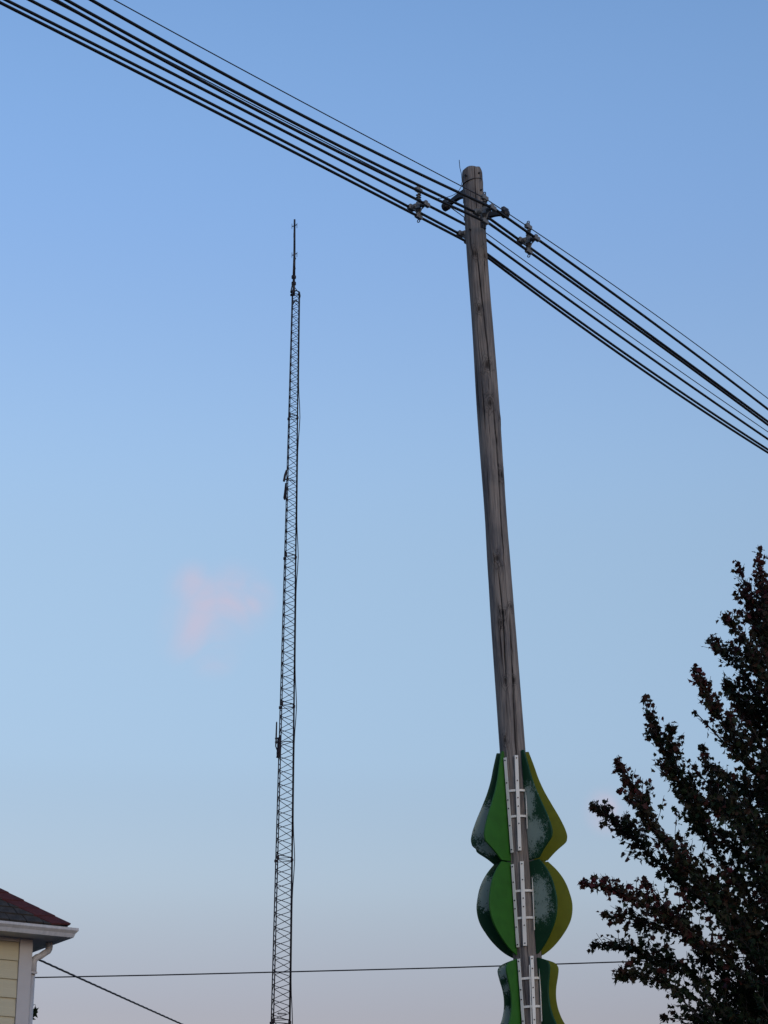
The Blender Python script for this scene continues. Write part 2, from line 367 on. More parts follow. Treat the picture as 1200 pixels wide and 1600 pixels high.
def fit_wire(k):
    p0 = PA + WN * OFF[k]
    def tz(px, py):
        q = on_plane(px, py, p0, WN); return ((q - p0).dot(WD), q.z)
    lft, rgt, mid = TRACK[k]; t0, zz0 = tz(*mid)
    co = []
    for side in (lft, rgt):
        d = np.array([tz(*p) for p in side]); T = d[:, 0] - t0; Z = d[:, 1] - zz0
        A_ = np.stack([T, T * T], 1); co.append(np.linalg.lstsq(A_, Z, rcond=None)[0])
    def f(t):
        a, b = co[0] if t < t0 else co[1]; s = t - t0; return Vector((p0.x + WD.x * t, p0.y + WD.y * t, zz0 + a * s + b * s * s))
    f.t_at = lambda px, py: tz(px, py)[0]; f.t0 = t0
    WIRE[k] = f
for k in OFF: fit_wire(k)
near, far = 'bundle passing in front of the pole', 'bundle passing behind the pole'
WL = dict(A=('messenger_wire', 'thin wire running along the very top, highest of all the overhead lines', 'wire'),
          D=('messenger_wire', 'thin wire held by the left arm of the pole and passing behind it', 'wire'),
          B=('power_cable', 'thick black cable, uppermost of three in the ' + near, 'cable'),
          C=('power_cable', 'thick black cable, middle of three in the ' + near, 'cable'),
          E=('power_cable', 'thick black cable, lowest of three in the ' + near, 'cable'),
          F=('power_cable', 'thick black cable, uppermost of three in the ' + far, 'cable'),
          G=('power_cable', 'thick black cable, middle of three in the ' + far, 'cable'),
          H=('power_cable', 'thick black cable, lowest line of the ' + far, 'cable'))
for k, (nm, lab, cat) in WL.items():
    f = WIRE[k]; r = .0168 if cat == 'cable' else .0062
    tl = f.t_at(*TRACK[k][0][0]) - 5; tr = f.t_at(*TRACK[k][1][-1]) + 6
    ts = sorted(list(np.linspace(tl, tr, 90)) + [f.t0]); pts_ = [f(t) for t in ts]
    pts_ = [pts_[0] + (pts_[0] - pts_[1]).normalized() * 16] + pts_ + [pts_[-1] + (pts_[-1] - pts_[-2]).normalized() * 30]   # on towards the next poles
    b = MB().tube(pts_, r, 8)
    o = b.build(nm, M['cable' if cat == 'cable' else 'thinwire'], None, smooth=True, loc=f(f.t0))
    tag(o, lab, cat, 'overhead power cables' if cat == 'cable' else 'thin overhead messenger wires')

def spacer(keys, t, label):
    """ribbed insulating spacer that holds three cables under a messenger wire"""
    m_, r_, l_, b_ = [WIRE[k](t) for k in keys]
    root = empty('cable_spacer', (r_ + l_) / 2); tag(root, label, 'cable spacer', 'spacers on the cable bundles')
    Z = Vector((0, 0, 1)); c = (r_ + l_ + b_ + m_) / 4; X = WN
    fr = MB(); topc = lerp(m_, c, .45); lowc = lerp(b_, c, .5)
    fr.box(c, (X, WD, Z), (.030, .012, .045))
    for p in (m_, r_, l_, b_):
        fr.tube([c, lerp(c, p, .5), p], [.017, .013, .014], 6)
    for a, b in ((l_, b_), (r_, b_)): fr.tube([a, lerp(a, b, .5) + (c - lerp(a, b, .5)) * .25, b], .009, 6)
    fr.build('frame', M['spacer'], root)
    for p in (m_, r_, l_, b_):                 # sheds on each limb
        d = (p - c); L = d.length; d.normalize()
        for s in (.34, .5, .66):
            q = c + d * L * s; MB().tube([q - d * .006, q, q + d * .006], [.016, .036, .016], 8).build('shed', M['spacer'], root)
    for i, p in enumerate((m_, r_, l_, b_)):
        k = MB().box(p, (WD, X, Z), (.055, .024, .026)); k.box(p + Z * .03, (WD, X, Z), (.022, .014, .022))
        cl = k.build('clamp', M['spacer'], root, bevel=.006)
        if i in (0, 3):
            s = 1 if i == 0 else -1
            e = [p + Z * s * .04 + (X * math.cos(a) + Z * math.sin(a)) * .018 + Z * s * .02 for a in np.linspace(0, 2 * math.pi, 13)]
            MB().tube(e, .006, 6, cap=False).build('eye_ring', M['hardware'], cl)
    return root
spacer('DFGH', WIRE['H'].t_at(654, 332), 'grey cable spacer hanging left of the pole on the far bundle')
spacer('ABCE', WIRE['E'].t_at(826, 388), 'grey cable spacer hanging right of the pole on the near bundle')
spacer('ABCE', WIRE['A'].t_at(757, 310), 'grey cable spacer touching the front of the pole below its top')
spacer('DFGH', WIRE['H'].t_at(731, 378), 'grey cable spacer half hidden behind the left edge of the pole')

def arm(key, px, py, s):
    f = WIRE[key]; tip = f(f.t_at(px, py)); tip.z -= .03
    zb = tip.z + .02; base = axis_z(zb); d = Vector((tip.x - base.x, tip.y - base.y, 0)); L = d.length; d.normalize()
    side = Vector((-d.y, d.x, 0)); p0 = base + d * (pole_r(zb) - .02)
    pts = [p0 + Vector((0, 0, .03)), lerp(p0, tip, .35) + Vector((0, 0, .045)), lerp(p0, tip, .7) + Vector((0, 0, .03)), tip]
    b = MB(); n = 14; vs_ = []
    for i in range(n + 1):
        t = i / n; k = min(2, int(t * 3)); w = t * 3 - k; p = lerp(pts[k], pts[k + 1], w)
        h = lerp(.075, .035, t) * (1 - .35 * math.sin(math.pi * t)); wd = lerp(.030, .022, t)
        vs_ += [p - side * wd - Vector((0, 0, h)), p + side * wd - Vector((0, 0, h)), p + side * wd + Vector((0, 0, h * .8)), p - side * wd + Vector((0, 0, h * .8))]
    fs = [(i * 4 + k, i * 4 + (k + 1) % 4, i * 4 + 4 + (k + 1) % 4, i * 4 + 4 + k) for i in range(n) for k in range(4)] + [(3, 2, 1, 0), (n * 4, n * 4 + 1, n * 4 + 2, n * 4 + 3)]
    b.add(vs_, fs)
    a = b.build('support_arm', M['iron'], pole, bevel=.006)
    MB().tube([tip - d * .05, tip - d * .035, tip + d * .03, tip + d * .05], [.03, .05, .055, .03], 10).build('arm_head', M['iron'], a)
    MB().box(tip + Vector((0, 0, .05)), (WD, d, (0, 0, 1)), (.05, .022, .028)).build('wire_clamp', M['hardware'], a, bevel=.005)
    MB().box(p0 + d * .012, (d, side, (0, 0, 1)), (.012, .05, .13)).build('mounting_plate', M['iron'], a, bevel=.004)
    for s_ in (-.09, .1):
        q = p0 + d * .02 + Vector((0, 0, s_)); MB().tube([q, q + d * .03], .014, 6).build('bolt', M['hardware'], a)
arm('D', 697, 320, -1); arm('A', 789, 326, 1)
# stub of ground wire, band and nails on the top of the pole
zt = PT.z
wp = [at(*p, PY - .05) for p in ((717.5, 250), (718.5, 262), (721, 272), (722, 284), (720, 293), (715, 301), (706, 306), (694, 309.5), (684, 310))]
MB().tube(wp, .0042, 5).build('ground_wire', M['thinwire'], pole, smooth=True)
zb = axis_px(287).z
MB().tube([axis_z(zb + .03 * math.sin(th)) + around(th) * (pole_r(zb) + .004) for th in np.linspace(-1.5, 1.6, 24)], .007, 5).build('wire_band', M['iron'], pole, smooth=True)
for (x, y) in ((728, 280), (747, 277), (750, 303), (756, 362), (752, 352), (735, 365)):
    th, z = th_of(x, y); q = axis_z(z) + around(th) * (pole_r(z) - .01); MB().tube([q, q + around(th) * .035], .012, 6).build('bolt', M['iron'], pole)

# ------------------------------------------------------------------ painted fin ornaments on the pole
PX = .00703 * .995
TOPT = [(1177, 26, 0), (1200, 33, 0), (1220, 38.5, 0), (1240, 46, 0), (1260, 55.5, 0), (1280, 65.5, 0), (1295, 72, 0), (1304, 75, 0), (1311, 76.5, 0), (1317, 76, 0), (1323, 73, 0), (1335, 57, 0), (1348, 43, 0)]
MIDT = [(1350, 43, 0), (1362, 54, 0), (1375, 63, 0), (1388, 69, 0), (1400, 72.5, 0), (1412, 75, 0), (1422, 75.5, 0), (1434, 74, 0), (1446, 70, 0), (1460, 61.5, 0), (1475, 49, 0), (1486, 37, 0), (1494, 25, 0)]
LOWT = [(1500, 24, 0), (1504, 35, 0), (1508, 43, 0), (1512, 46.5, 0), (1518, 48, 0), (1530, 46, 0), (1545, 42.5, 0), (1560, 41, 0), (1575, 42, 0), (1588, 45, 0), (1600, 49.5, 0), (1625, 62, 0), (1650, 72, 0), (1662, 74, 0), (1670, 70, 0), (1690, 45, 0)]
FIN_A = [-158, -119, -80, -48, 39, 80, 119, 158]
def spline(pts, sub=4):
    out = []
    n = len(pts)
    for i in range(n - 1):
        p = [pts[max(0, i - 1)], pts[i], pts[i + 1], pts[min(n - 1, i + 2)]]
        for k in range(sub):
            t = k / sub
            out.append(tuple(.5 * ((2 * p[1][a]) + (-p[0][a] + p[2][a]) * t + (2 * p[0][a] - 5 * p[1][a] + 4 * p[2][a] - p[3][a]) * t * t + (-p[0][a] + 3 * p[1][a] - 3 * p[2][a] + p[3][a]) * t ** 3) for a in (0, 1)))
    return out + [(pts[-1][0], pts[-1][1])]
def ornament(prof, label, rails, rungs, peels, sd):
    zmid = axis_px((prof[0][0] + prof[-1][0]) / 2)
    root = empty('fin_ornament', zmid); tag(root, label, 'ornament', 'painted fin ornaments on the pole')
    pr = spline([(p[0], p[1]) for p in prof])
    pr3 = [(axis_px(y), max(.13, r * PX)) for y, r in pr]
    for i, a in enumerate(FIN_A):
        th = R(a); d = around(th); side = around(th + math.pi / 2); t = .011
        col, nm, pe = {-158: (DARK, 'dark_green', .3), -119: (DARK, 'dark_green', .5), -80: (DARK, 'dark_green', .55), -48: (BRIGHT, 'bright_green', 0),
                       39: (DARK, 'dark_green', .55), 80: (OLIVE, 'olive', .12), 119: (OLIVE, 'olive', .2), 158: (BRIGHT, 'bright_green', 0)}[a]
        jig = random.uniform(-.006, .006); wr = []
        for (y, rp, sr, sz) in peels.get(a, ()):
            cpt = axis_px(y) + d * (rp * PX) - zmid; wr.append((cpt, (1 / (sr * PX), 1 / (sr * PX), 1 / (sz * PX))))
        poly = [c + d * (r + jig) - side * t for c, r in pr3] + [c + d * (pole_r(c.z) + .006) - side * t for c, r in pr3[::-1]]
        f = MB().prism(poly, side * 2 * t).build('fin', paint('%s_paint' % nm, col, pe, sd + i * 3.7, wr), root, bevel=.004)
        f['label'] = {'dark_green': 'dark green fin with flaking paint', 'bright_green': 'bright green fin', 'olive': 'olive yellow fin'}[nm]
    def rail(a0, y0, y1, a1, width, nb, stand=.035):
        c0, c1 = axis_px(y0), axis_px(y1); q0 = c0 + around(R(a0)) * (pole_r(c0.z) + stand); q1 = c1 + around(R(a1)) * (pole_r(c1.z) + stand)
        ax = (q0 - q1).normalized(); nrm = around(R((a0 + a1) / 2)); sd_ = ax.cross(nrm).normalized(); nrm = sd_.cross(ax)
        b = MB(); L = (q0 - q1).length / 2; c = (q0 + q1) / 2
        b.box(c, (sd_, nrm, ax), (width / 2, .003, L))
        if width > .02: b.box(c - nrm * .020 - sd_ * (width / 2 - .003), (sd_, nrm, ax), (.003, .0165, L))
        o = b.build('rail', M['alu'], root, bevel=.0015)
        for k in nb:
            p = lerp(q0, q1, k); MB().tube([p + nrm * .002, p + nrm * .011], .0075, 6).build('bolt', M['bolt'], o)
    for r_ in rails: rail(*r_)
    for (y, aL, aR) in rungs:
        pts = []
        c = axis_px(y); ths = np.linspace(R(aL), R(aR), 9); rr = pole_r(c.z) + .024
        outer = [c + around(t) * rr for t in ths]; inner = [c + around(t) * (rr - .004) for t in ths]
        b = MB(); hh = AX * .0125
        b.prism([p - hh for p in outer + inner[::-1]], hh * 2); b.build('strap', M['alu'], root)
    return root
BK = (.02, .26, .45, .62, .72, .9)
ornament(TOPT, 'topmost green fin ornament, pear shaped with a narrow neck, on the pole',
         [(-34, 1188, 1336, -31, .036, (.03, .27, .45, .54, .72, .97)), (9, 1186, 1334, -3, .038, (.03, .27, .45, .54, .72, .97)), (40, 1219, 1300, 30, .011, ()), (49, 1224, 1300, 42, .010, ()), (-84, 1189, 1330, -84, .036, (.03, .5))],
         [(1240, -30, 44), (1280, -30, 46)], {-80: [(1285, 58, 36, 42), (1325, 50, 26, 16)], 39: [(1310, 36, 34, 38), (1262, 30, 22, 36)]}, 1.0)
ornament(MIDT, 'round middle green fin ornament, shaped like a ball, on the pole',
         [(-33, 1354, 1483, -33, .036, (.03, .22, .44, .54, .76, .97)), (1, 1351, 1482, -8, .042, (.03, .22, .44, .54, .76, .97)), (36, 1375, 1458, 28, .010, ()), (46, 1378, 1455, 38, .010, ()), (-70, 1355, 1484, -72, .03, (.03, .97))],
         [(1396, -30, 44), (1438, -30, 44)], {-80: [(1402, 60, 22, 26), (1385, 55, 18, 24)], 39: [(1400, 42, 28, 36), (1428, 45, 30, 28)]}, 14.0)
ornament(LOWT, 'lowest green fin ornament, waisted like a vase, cut by the bottom of the photo',
         [(-33, 1501, 1640, -31, .034, (.03, .14, .35, .46, .7)), (12, 1498, 1640, 2, .034, (.03, .14, .35, .46, .7)), (38, 1510, 1600, 30, .011, ()), (48, 1514, 1600, 40, .010, ()), (2, 1512, 1640, -8, .010, ())],
         [(1532, -30, 44), (1576, -30, 46)], {-80: [(1518, 38, 16, 16), (1545, 36, 10, 14), (1590, 40, 18, 20)]}, 27.0)

# ------------------------------------------------------------------ lattice tower
TY = 90.0
def tower():
    base = at(438.5, 1600, TY); bx = at(441, 1400, TY).x
    topc = at(460.5, 458, TY); lowc = at(434.6, 1597, TY)
    root = empty('lattice_tower', (lowc.x, TY, 0)); tag(root, 'tall thin dark steel lattice tower with antennas', 'tower')
    ys = [458, 652, 870, 1103, 1343, 1597]; zj = [at(445, y, TY).z for y in ys]
    step = zj[-2] - zj[-1]; zj += [zj[-1] - step, .0]
    side_px = lambda z: pw(z, [(zj[-1], 1.0), (zj[5], .755), (zj[4], .68), (zj[3], .59), (zj[2], .49), (zj[1], .40), (zj[0], .32)])
    rot = R(9)
    def legp(k, z):
        s = side_px(z) / math.sqrt(3); a = rot + [0, 2 * math.pi / 3, -2 * math.pi / 3][k]     # leg 0 to the right, 1 and 2 to the left
        return Vector((pw(z, [(0, lowc.x), (zj[5], lowc.x), (zj[0], topc.x)]) + s * math.cos(a) * 1.03, TY + s * math.sin(a), z))
    for i in range(len(zj) - 1):
        z1, z0 = zj[i], zj[i + 1]
        sec = empty('tower_section', (lowc.x, TY, z0), parent=root)
        rl = lerp(.028, .040, i / 6)
        for k in range(3):
            MB().tube([legp(k, z0), legp(k, z1)], rl * .72 if k else rl * 1.15, 6).build('leg', M['tower'], sec, smooth=True)
            q = legp(k, z1)
            MB().tube([q - Vector((0, 0, .05)), q + Vector((0, 0, .05))], rl * 1.6, 8).build('splice', M['tower'], sec)
        nb = (15, 13, 12, 11, 11, 11, 11)[i]
        for k in range(3):
            a, b = k, (k + 1) % 3
            pts = [legp(a if j % 2 == 0 else b, lerp(z1 - .06, z0 + .06, j / (2 * nb))) for j in range(2 * nb + 1)]
            m_ = MB()
            for p, q in zip(pts, pts[1:]): m_.tube([p, q], lerp(.012, .016, i / 6), 5)
            m_.build('zigzag_brace', M['tower'], sec)
            for zz in (z1 - .05, z0 + .1):
                MB().tube([legp(a, zz), legp(b, zz)], .014, 5).build('cross_rod', M['tower'], sec)
    z0 = zj[0]
    # mast and dipoles on the top
    tp = lambda x, y: at(x, y, TY)
    mast = MB().tube([tp(459, 462), tp(459.2, 433)], .055, 8).tube([tp(459.2, 434), tp(460, 400), tp(460.3, 343)], [.062, .05, .04], 8).build('mast', M['antenna'], root, smooth=True)
    for y in (353, 398):
        c = tp(460.1, y); cols = MB()
        cols.tube([c - Vector((.10, .03, .04)), c, c + Vector((.10, -.03, .05))], .02, 6)
        for s in (-1, 1): cols.tube([c + Vector((s * .11, -s * .03, -.12)), c + Vector((s * .11, -s * .03, .12))], .012, 6)
        cols.build('dipole', M['antenna'], mast)
    for y in (433, 443): MB().tube([tp(459, y + 2), tp(459, y - 2)], .10, 8).build('mast_clamp', M['tower'], mast)
    pth = [tp(461, 350), tp(459.3, 366), tp(459.2, 372), tp(461, 380), tp(460.8, 390), tp(459, 400), tp(462, 405), tp(459.5, 409), tp(459, 414), tp(461.4, 420), tp(459.3, 430)]
    MB().tube([p + Vector((0, -.06, 0)) for p in pth], .024, 6).build('feed_cable', M['coax'], mast, smooth=True)
    MB().tube([tp(x, y) + Vector((0, -.1, 0)) for x, y in ((459, 437), (457, 446), (455, 456), (455, 459), (463, 455.5), (468, 458), (469, 464), (467.5, 470), (466.5, 474), (463, 471), (459.5, 473), (457.5, 478))], .03, 6).build('cable_loop', M['coax'], root, smooth=True)
    MB().tube([tp(459, 447), tp(465.5, 456)], .016, 5).tube([tp(459, 447), tp(455.2, 459)], .016, 5).build('mast_brace', M['tower'], root)
    for y in (456, 461): MB().tube([tp(453.6, y), tp(457, y)], .05, 6).build('cable_clip', M['tower'], root)
    # side antennas on the left leg
    def pipe(nm, pts, r, m='tower'): return MB().tube([tp(x, y) + Vector((.01, -.25, 0)) for x, y in pts], r, 7).build(nm, M[m], root)
    a = pipe('panel_antenna', [(448, 738), (445.5, 745), (443.5, 755.5)], [.045, .05, .05]); MB().tube([tp(446.8, 755), tp(446, 770), tp(444.6, 778), tp(445, 781)], [.04, .065, .06, .03], 7).build('antenna_box', M['tower'], a)
    MB().tube([tp(x, y) for x, y in ((447, 752), (452, 750), (457, 751), (461, 754))], .02, 5).build('jumper_cable', M['coax'], a)
    for y in (749, 776): MB().tube([tp(443.5, y), tp(448, y)], .03, 6).build('bracket', M['tower'], a)
    w = pipe('whip_antenna', [(432.3, 1130.5), (431.7, 1150), (431.2, 1165)], [.028, .034, .034])
    MB().tube([tp(x, y) for x, y in ((431, 1160), (430.8, 1166), (433, 1172), (434.6, 1178))], .028, 6).build('feed_cable', M['coax'], w)
    for y in (1154, 1160): MB().tube([tp(429.6, y), tp(438, y - 1)], .035, 6).build('bracket', M['tower'], w)
    b = MB().tube([tp(438.5, 1149), tp(435.6, 1156), tp(436.3, 1168), tp(435.3, 1176), tp(434, 1184)], [.04, .07, .09, .09, .05], 7).build('antenna_box', M['tower'], root)
    MB().tube([tp(433, 1184), tp(437.5, 1172)], .05, 6).build('bracket', M['tower'], b)
    MB().tube([tp(x, y) for x, y in ((440, 1160), (446, 1158.4), (452, 1158.5), (457.5, 1160))], .022, 5).build('jumper_cable', M['coax'], b)
    # cables down the right leg, bulging past each joint
    pts = []
    for i in range(len(zj) - 1):
        for j in range(12):
            z = lerp(zj[i], zj[i + 1], j / 12); s = math.exp(-((z - zj[i]) / .9) ** 2) + (math.exp(-((z - zj[i + 1]) / .9) ** 2) if i < len(zj) - 2 else 0)
            pts.append(legp(0, z) + Vector((.03 + .075 * s * (i > 0 or j > 6), -.05, 0)))
    MB().tube(pts, .020, 6).build('coax_run', M['coax'], root, smooth=True)
    # small yagi low on the mast
    y0 = tp(433, 1583.5); y1 = tp(448, 1584.5); yg = MB().tube([y0, y1], .018, 6)
    for t in (.15, .3, .5, .72, .9): c = lerp(y0, y1, t); yg.tube([c - Vector((0, 0, .06 + .03 * (.3 < t < .4) + .05 * (t == .3))), c + Vector((0, 0, .06))], .010, 5)
    yg.build('yagi_antenna', M['tower'], root)
tower()

# ------------------------------------------------------------------ house corner
HY = 24.0
HC = at(43.5, 1500, HY)
def house():
    root = empty('house', (HC.x, HC.y, 0), R(30)); tag(root, 'cream sided house corner with white gutter and dark hip roof', 'house')
    ORG[root] = Vector()                        # children are modelled in the house's own frame: x right along the front, y inwards
    O = .277; W = 9.0
    ec = Vector((HC.x, HC.y, 0)) + Matrix.Rotation(R(30), 3, 'Z') @ Vector((O + .09, -O - .09, 0))
    ZE = at(120, 1450, ec.y).z                  # lip of the gutter
    zs = ZE - .095                              # soffit underside
    MB().aabb((-W, 0, 0), (0, W, zs)).build('wall', M['siding'], root)
    # lap boards
    b = MB(); rev = .190
    b.prism([(-W, 0.0, 0), (-W, -.022, 0), (-W, -.022, .012), (-W, -.006, rev - .003), (-W, 0, rev - .003)], (W - .110, 0, 0))
    me = b.build('siding_board', M['siding'], root, loc=(0, 0, 0)); nbd = int(zs / rev); zoff = zs - .045 - nbd * rev
    me.location = (0, 0, zoff)
    for i in range(1, nbd):
        o = me.copy(); C.objects.link(o); o.parent = root; o.location = (random.uniform(-.002, 0), random.uniform(-.0015, .0015), zoff + i * rev)
    MB().aabb((-W, -.028, zs - .042), (-.110, 0, zs)).build('frieze_board', M['trim'], root, bevel=.004)
    cb = MB(); cb.aabb((-.108, -.034, .02), (.034, -.001, zs - .002)); cb.aabb((.001, -.0005, .02), (.034, .12, zs - .002)); cb.build('corner_trim', M['trim'], root, bevel=.004)
    # soffit and fascia
    sf = MB(); sf.aabb((-W, -O, zs), (O, 0, zs + .018)); sf.aabb((0, 0, zs), (O, W, zs + .018)); sf.build('soffit', M['trim'], root)
    fa = MB(); fa.aabb((-W, -O - .02, zs - .004), (O + .02, -O, ZE + .005)); fa.aabb((O, -O, zs - .004), (O + .02, W, ZE + .005)); fa.build('fascia', M['trim'], root, bevel=.003)
    # K-style gutter, mitred round the corner
    prof = [(.0, -.004), (.052, -.004), (.058, .012), (.066, .036), (.084, .058), (.090, .066), (.090, .092), (.082, .092), (.082, .070), (.0, .070)]
    n = len(prof); vs_ = []
    for (d, h) in prof: vs_.append((-W, -O - .021 - d, zs + h))
    for (d, h) in prof: vs_.append((O + .021 + d, -O - .021 - d, zs + h))
    for (d, h) in prof: vs_.append((O + .021 + d, W, zs + h))
    fs = [(s * n + i, s * n + (i + 1) % n, (s + 1) * n + (i + 1) % n, (s + 1) * n + i) for s in (0, 1) for i in range(n)]
    gt = MB().add(vs_, fs).build('gutter', M['gutter'], root)
    sv = [(x, -O - .021 - d * 1.02, zs + h - .001) for x in (-.30, -.285) for (d, h) in prof[:7]]
    MB().add(sv, [(i, i + 1, i + 8, i + 7) for i in range(6)]).build('gutter_joint', M['gutter'], gt)
    
    # downspout: outlet under the side gutter, elbow back to the corner, short drop
    def pipe_rect(pts, w, name):
        m_ = MB(); vs2 = []
        for i, p in enumerate(pts):
            p = Vector(p); t = (Vector(pts[min(i + 1, len(pts) - 1)]) - Vector(pts[max(i - 1, 0)])).normalized(); s = Vector((0, 1, 0)); u = t.cross(s).normalized()
            for k in range(12):
                a = 2 * math.pi * k / 12; q = (abs(math.cos(a)) ** 4 + abs(math.sin(a)) ** 4) ** -.25
                vs2.append(p + (u * math.cos(a) + s * math.sin(a)) * w * q)
        m = len(pts)
        m_.add(vs2, [(i * 12 + k, i * 12 + (k + 1) % 12, i * 12 + 12 + (k + 1) % 12, i * 12 + 12 + k) for i in range(m - 1) for k in range(12)] + [tuple(range(12))[::-1], tuple((m - 1) * 12 + k for k in range(12))])
        return m_.build(name, M['gutter'], root, smooth=True)
    Yd = .07; zt_ = zs + .0; xo = O - .02
    dpts = [(xo, Yd, zt_ + .01), (xo, Yd, zt_ - .045), (xo - .003, Yd, zt_ - .07), (xo - .015, Yd, zt_ - .095), (xo - .045, Yd, zt_ - .115), (.16, Yd, zt_ - .155), (.13, Yd, zt_ - .165), (.105, Yd, zt_ - .185), (.09, Yd, zt_ - .22), (.09, Yd, zt_ - .34), (.09, Yd, .3)]
    ds = pipe_rect(dpts[:10], .033, 'downspout')
    pipe_rect([(.086, Yd + .004, zt_ - .31), (.086, Yd + .004, .3)], .028, 'downpipe')
    MB().aabb((.030, Yd - .055, zt_ - .345), (.118, Yd - .034, zt_ - .325)).build('strap', M['trim'], root)
    # hip roof
    pitch = .70; zr = ZE + .012; e = O + .022; L = W / 2 + e
    cx, cy = -W / 2, W / 2; rk = zr + pitch * L
    corners = [(-W - e, -e), (e, -e), (e, W + e), (-W - e, W + e)]
    vs_ = [(x, y, zr) for x, y in corners] + [(x, y, zr - .02) for x, y in corners] + [(cx, cy, rk)]
    MB().add(vs_, [(0, 1, 8), (1, 2, 8), (2, 3, 8), (3, 0, 8), (0, 4, 5, 1), (1, 5, 6, 2), (2, 6, 7, 3), (3, 7, 4, 0), (7, 6, 5, 4)]).build('roof', M['deck'], root)
    roof = root.children[-1]
    sl = math.atan(pitch); up = Vector((0, math.cos(sl), math.sin(sl))); nr = Vector((0, -math.sin(sl), math.cos(sl)))
    ex = .162; wd = .186
    sh = MB(); a0 = Vector((0, 0, 0))
    prof_ = [up * -.002 + nr * .004, up * -.002 + nr * .024, up * (ex + .05) + nr * .008, up * (ex + .05) + nr * .001]
    sh.prism([p + Vector((.005, 0, 0)) for p in prof_], (wd - .010, 0, 0)); proto = None
    for r_ in range(14):
        p = Vector((0, -e, zr)) + up * (r_ * ex)
        xr = e - (r_ * ex) * math.cos(sl)         # hip line at this row
        x = xr - .08 - (.5 if r_ % 2 else 0) * wd - random.uniform(0, .03)
        k = 0
        while x > -3.2 and k < 18:
            x -= wd
            if proto is None:
                proto = sh.build('shingle', M['shingle'], roof, loc=(0, 0, 0)); o = proto
            else:
                o = proto.copy(); C.objects.link(o); o.parent = roof
            o.location = p + Vector((x, 0, 0)) + nr * random.uniform(0, .004); o.rotation_euler = (0, random.uniform(-.006, .006), 0); k += 1
    MB().prism([(-W, -e - .008, zr + .004), (-W, -e - .008, zr - .012), (-W, -e + .03, zr - .012), (-W, -e + .03, zr + .02)], (W + e, 0, 0)).build('drip_edge', M['deck'], roof)
    hip = Vector((-1, 1, pitch)).normalized(); fr_ = Vector((-1, 0, 0)); bk = Vector((0, 1, 0))
    h0 = Vector((e + .012, -e - .012, zr)); hn = Vector((.35, -.35, 1)).normalized(); cap = None; ln = .20
    wF = .20
    q = [h0 * 0 + fr_ * wF + hn * .024, hn * .040, bk * wF + hn * .024, bk * wF + hn * .008, hn * .024, fr_ * wF + hn * .008]
    capm = MB(); vs_ = [p for p in q] + [p + hip * (ln + .06) - hn * .007 for p in q]
    capm.add(vs_, [(0, 1, 7, 6), (1, 2, 8, 7), (2, 3, 9, 8), (3, 4, 10, 9), (4, 5, 11, 10), (5, 0, 6, 11), (0, 5, 4, 1), (1, 4, 3, 2), (6, 7, 10, 11), (7, 8, 9, 10)])
    for i in range(30):
        if cap is None: cap = capm.build('ridge_cap', M['ridge'], roof, loc=(0, 0, 0)); o = cap
        else: o = cap.copy(); C.objects.link(o); o.parent = roof
        o.location = h0 + hip * (i * ln) + hn * random.uniform(0, .004); o.rotation_euler = (0, 0, random.uniform(-.02, .02))
house()

# ------------------------------------------------------------------ service cable and far wire
def sag_line(p, q, sag, n=40): return [lerp(p, q, i / n) - Vector((0, 0, sag * 4 * (i / n) * (1 - i / n))) for i in range(n + 1)]
s0 = at(53, 1496, 24.15); s1 = at(330, 1619, 34.0); s1 = s0 + (s1 - s0) * 2.2
pts = sag_line(s0, s1, .015, 198); b = MB()
for ph in (0, 2.1, 4.2):
    b.tube([p + Vector((math.cos(i * .9 + ph), 0, math.sin(i * .9 + ph))) * .0065 for i, p in enumerate(pts)], .0065, 5)
tag(b.build('service_cable', M['cable'], None, smooth=True, loc=s0), 'black twisted cable dropping to the right from the house corner', 'cable')
fpts = [at(x, y, 42) for x, y in ((-700, 1543), (50, 1527.5), (250, 1523.5), (450, 1518.5), (700, 1512), (985, 1502.5), (1300, 1491), (2000, 1463))]
tag(MB().tube(fpts, .0125, 6).build('far_wire', M['thinwire'], None, smooth=True, loc=fpts[3]), 'thin nearly level wire crossing low behind the pole and the tree', 'wire')

# ------------------------------------------------------------------ maple tree
LEAF = [(0, -.42), (.24, -.36), (.27, -.16), (.50, .02), (.27, .10), (.25, .28), (.11, .26), (0, .62), (-.12, .24), (-.27, .30), (-.26, .10), (-.47, .06), (-.28, -.14), (-.22, -.37)]
class Leaves:
    def __init__(s): s.v = []; s.f = []; s.t = []
    def leaf(s, p, rot, size, tone):
        o = len(s.v); X, Y, Z = rot.col[0] * size * (.72 + .5 * ((o * 37) % 101) / 101), rot.col[1] * size, rot.col[2] * size
        s.v.append(p)
        for (a, b) in LEAF: s.v.append(p + X * a + Y * b + Z * (abs(a) * .35 - b * b * .25))
        n = len(LEAF); s.f += [(o, o + 1 + i, o + 1 + (i + 1) % n) for i in range(n)]; s.t += [tone] * (n + 1)
    def build(s, name, parent, loc):
        me = bpy.data.meshes.new(name); me.from_pydata([v - loc for v in s.v], [], s.f); me.materials.append(M['leaf'])
        a = me.attributes.new('leaf_tone', 'FLOAT', 'POINT'); a.data.foreach_set('value', s.t)
        o = bpy.data.objects.new(name, me); C.objects.link(o); o.parent = parent; o.location = loc - origin(parent); ORG[o] = loc; o['kind'] = 'stuff'; return o
rng = random.Random(11)
def rrot(r): return Euler((r.uniform(-1.3, 1.3), r.uniform(-1.3, 1.3), r.uniform(0, 6.283))).to_matrix()
def droop(r, out):
    y = (out * .55 + Vector((0, 0, -.55)) + rv(r) * .75).normalized(); x = y.cross(rv(r)).normalized(); z = x.cross(y)
    return Matrix((x, y, z)).transposed()
